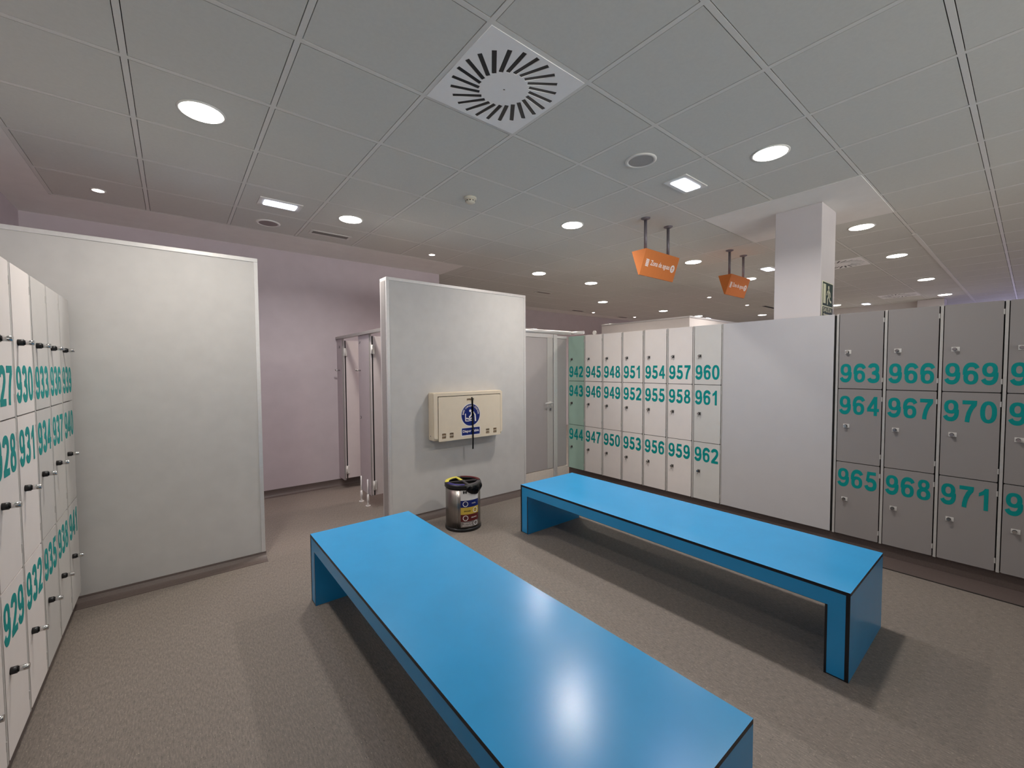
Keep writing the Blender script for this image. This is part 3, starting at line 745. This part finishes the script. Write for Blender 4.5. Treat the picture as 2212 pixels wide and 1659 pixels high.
# sticker
A0, A1 = phi0-0.14, phi0+0.98
def band(b, z0, z1, mi, r=R+0.0008, a0=A0, a1=A1): b.lathe([(r, z0), (r, z1)], 24, mi, a0=a0, a1=a1)
b = MB(); zb = [0.045, 0.098, 0.165, 0.232, 0.298, 0.395]
for k, mi in enumerate((4, 3, 2, 1, 0)): band(b, zb[k], zb[k+1], mi)
stk = b.build('sorting_sticker', ['white_sticker', 'navy', 'ochre', 'maroon', 'grey_sticker'], t)
def wrap(me, ac, zc, r):
    for v in me.vertices:
        a = ac + v.co.x/r; rr = r + v.co.z; v.co = (rr*math.cos(a), rr*math.sin(a), zc + v.co.y)
    return me
Rs = R+0.0012
def wtext(s_, f, z, w, hh, m_): 
    MB().mesh(wrap(text_mesh(s_, w, hh, 0.0004, 0.012), A0+(A1-A0)*f, z, Rs), Matrix.Identity(4)).build('sticker_lettering', m_, stk)
def wdisc(f, z, r_):
    MB().mesh(wrap(curve_mesh([circle(r_, 28)], 0.0004), A0+(A1-A0)*f, z, Rs), Matrix.Identity(4)).build('pictogram_disc', 'white_sticker', stk)
    MB().mesh(wrap(curve_mesh([stroke([(-0.012, 0.006), (0.0, 0.012), (0.012, 0.004), (0.006, -0.012), (-0.008, -0.010)], 0.004)], 0.0004), A0+(A1-A0)*f, z, Rs+0.0004), Matrix.Identity(4)).build('pictogram', 'dgrey', stk)
wtext('PAPEL', 0.70, 0.266, 0.045, 0.012, 'white_ink'); wdisc(0.24, 0.265, 0.026)
wtext('ENVASES', 0.34, 0.196, 0.062, 0.012, 'black'); wdisc(0.78, 0.198, 0.026)
wtext('ORGANICA', 0.70, 0.131, 0.062, 0.012, 'white_ink'); wdisc(0.24, 0.131, 0.026)
wtext('RESTOS NO', 0.36, 0.079, 0.08, 0.011, 'white_ink'); wtext('RECICLABLES', 0.34, 0.060, 0.095, 0.011, 'white_ink'); wdisc(0.80, 0.073, 0.024)
m = MB(); 
for q in ((-0.010, 'l'), (0.010, 'r')):
    m.mesh(wrap(curve_mesh([circle(0.012, 16, (q[0], 0.0), 0.7, 1.2)], 0.0004), A0+(A1-A0)*0.22, 0.376, Rs), Matrix.Identity(4))
m.build('emblem', 'black', stk)

# ------------------------------------------------------------------ toilet cubicle front behind the changing station partition
CX = 1.67; ZT = CAM_H+0.415
t = thing('toilet_cubicle', 'mauve grey toilet cubicle front with two doors ajar in the passage', 'toilet cubicle', (CX, 5.0, 0))
MB().box(-0.015, 0.03, -0.92, 0.72, ZT-0.035, ZT, 0, 0.003).build('header_rail', 'alu_grey', t)
for (ya, yb, zz) in ((0.50, 0.72, 0.11), (-0.44, -0.10, 0.13), ):
    p = MB().box(0, 0.02, ya, yb, zz, ZT-0.035, 0, 0.002).box(-0.002, 0.022, ya-0.003, ya+0.001, zz, ZT-0.035, 1).build('pilaster', ['cub', 'alu_grey'], t)
    ym = yb-0.05 if ya < 0 else (ya+yb)/2
    for z in ((1.845, 0.98) if ya < 0 else (1.82,)): MB().cyl((0, ym, z), '-x', 0.016, 0.004, 20, 0).cyl((-0.004, ym, z), '-x', 0.011, 0.002, 20, 1).build('bolt_cap', ['dgrey', 'cub'], p)
    yh = yb-0.06 if ya < 0 else (ya+yb)/2
    MB().rod((0, yh, 1.52), (-0.055, yh, 1.52), 0.008).rod((-0.05, yh, 1.52), (-0.05, yh, 1.535), 0.011).build('coat_peg', 'chrome', p)
    if ya < 0:
        for yl in (-0.15, -0.36): MB().rod((-0.012, yl, 0), (-0.012, yl, 0.30), 0.0085).rod((-0.012, yl, 0), (-0.012, yl, 0.13), 0.0125).cyl((-0.012, yl, 0), 'z', 0.028, 0.006).build('foot', 'alu', p)
for yd in (0.485, -0.445):
    d = MB().box(0.012, 0.60, yd-0.02, yd, 0.14, ZT-0.06, 0, 0.002).build('door', 'cubdoor', t)
    MB().box(0.020, 0.034, yd-0.021, yd-0.019, 0.14, ZT-0.06).build('rubber_seal', 'black', d)
    for z in (0.25, 1.75): MB().box(0.004, 0.05, yd-0.034, yd-0.02, z-0.05, z+0.05, 0, 0.003).cyl((0.018, yd-0.035, z-0.05), 'z', 0.009, 0.1).build('hinge', 'plate_white', d)
MB().box(0.021, 1.515, -0.44-0.0, -0.425, 0.14, ZT-0.06).build('side_panel', 'cub', t)

# ------------------------------------------------------------------ grey door unit at the end of the right lockers
DY = 4.185
t = thing('changing_cubicle', 'warm grey framed cubicle door with lever handle, left of the mint locker', 'cubicle', (3.9, DY, 0))
d = MB().box(-0.52, 0.095, 0.0, 0.03, 0.135, LZ1-0.03, 0, 0.002).build('door', 'door_grey', t)
MB().box(0.098, 0.205, -0.006, 0.036, 0.135, LZ1-0.03, 0, 0.004).build('stile', 'pale_grey_lam', d)
h_ = MB(); zl = CAM_H-0.485; h_.cyl((0.145, -0.006, zl), '-y', 0.024, 0.008).rod((0.145, -0.012, zl), (0.145, -0.05, zl), 0.010).rod((0.155, -0.05, zl), (0.02, -0.052, zl), 0.010); h_.build('lever_handle', 'plate_white', d)
MB().cyl((0.150, -0.006, zl-0.09), '-y', 0.024, 0.010).box(0.145, 0.155, -0.028, -0.016, zl-0.11, zl-0.075, 0, 0.002).build('door_lock', 'chrome', d)
MB().box(0.208, 0.216, 0.004, 0.03, 0.135, LZ1).build('door_gap', 'locker_in', t)
MB().box(0.216, 0.285, -0.012, 0.045, 0.0, LZ1+0.02, 0, 0.004).build('post', 'alu', t)
MB().box(0.285, 0.485, 0.006, 0.03, 0.135, LZ1-0.03, 0, 0.002).build('side_panel', 'door_grey', t)
MB().box(-0.52, 0.208, -0.008, 0.04, LZ1-0.03, LZ1+0.022, 0, 0.003).box(0.285, 0.485, -0.006, 0.04, LZ1-0.03, LZ1+0.004, 0, 0.003).build('header', 'alu', t)
MB().box(-0.52, 0.214, 0.0, 0.03, 0.0, 0.128, 0, 0.002).box(0.287, 0.4975, 0.0, 0.03, 0.0, 0.128, 0, 0.002).build('base_panel', 'cream', t)
t = thing('tube_rail', 'white tube rail along the top of the grey cubicle door, ending over the mint locker', 'rail', (3.9, DY, LZ1))
tb = MB(); zt_ = 0.052
tb.rod((-0.52, 0.0, zt_), (0.56, 0.0, zt_), 0.027, 24); tb.build('tube_rail', 'alu', t)
MB().rod((0.56, 0.015, zt_), (0.60, -0.22, zt_), 0.022, 24).build('tube_end', 'alu', t)
MB().box(0.25, 0.44, 0.06, 0.14, 0.06, 0.078, 0, 0.003).box(0.25, 0.28, 0.02, 0.08, 0.024, 0.062).build('top_plate', 'cream', t)
MB().box(0.60, 0.63, -0.42, -0.20, 0.0005, 0.012, 0, 0.003).cyl((0.605, -0.40, 0.036), 'x', 0.028, 0.02, 24).build('rail_bracket', 'plate_white', t)
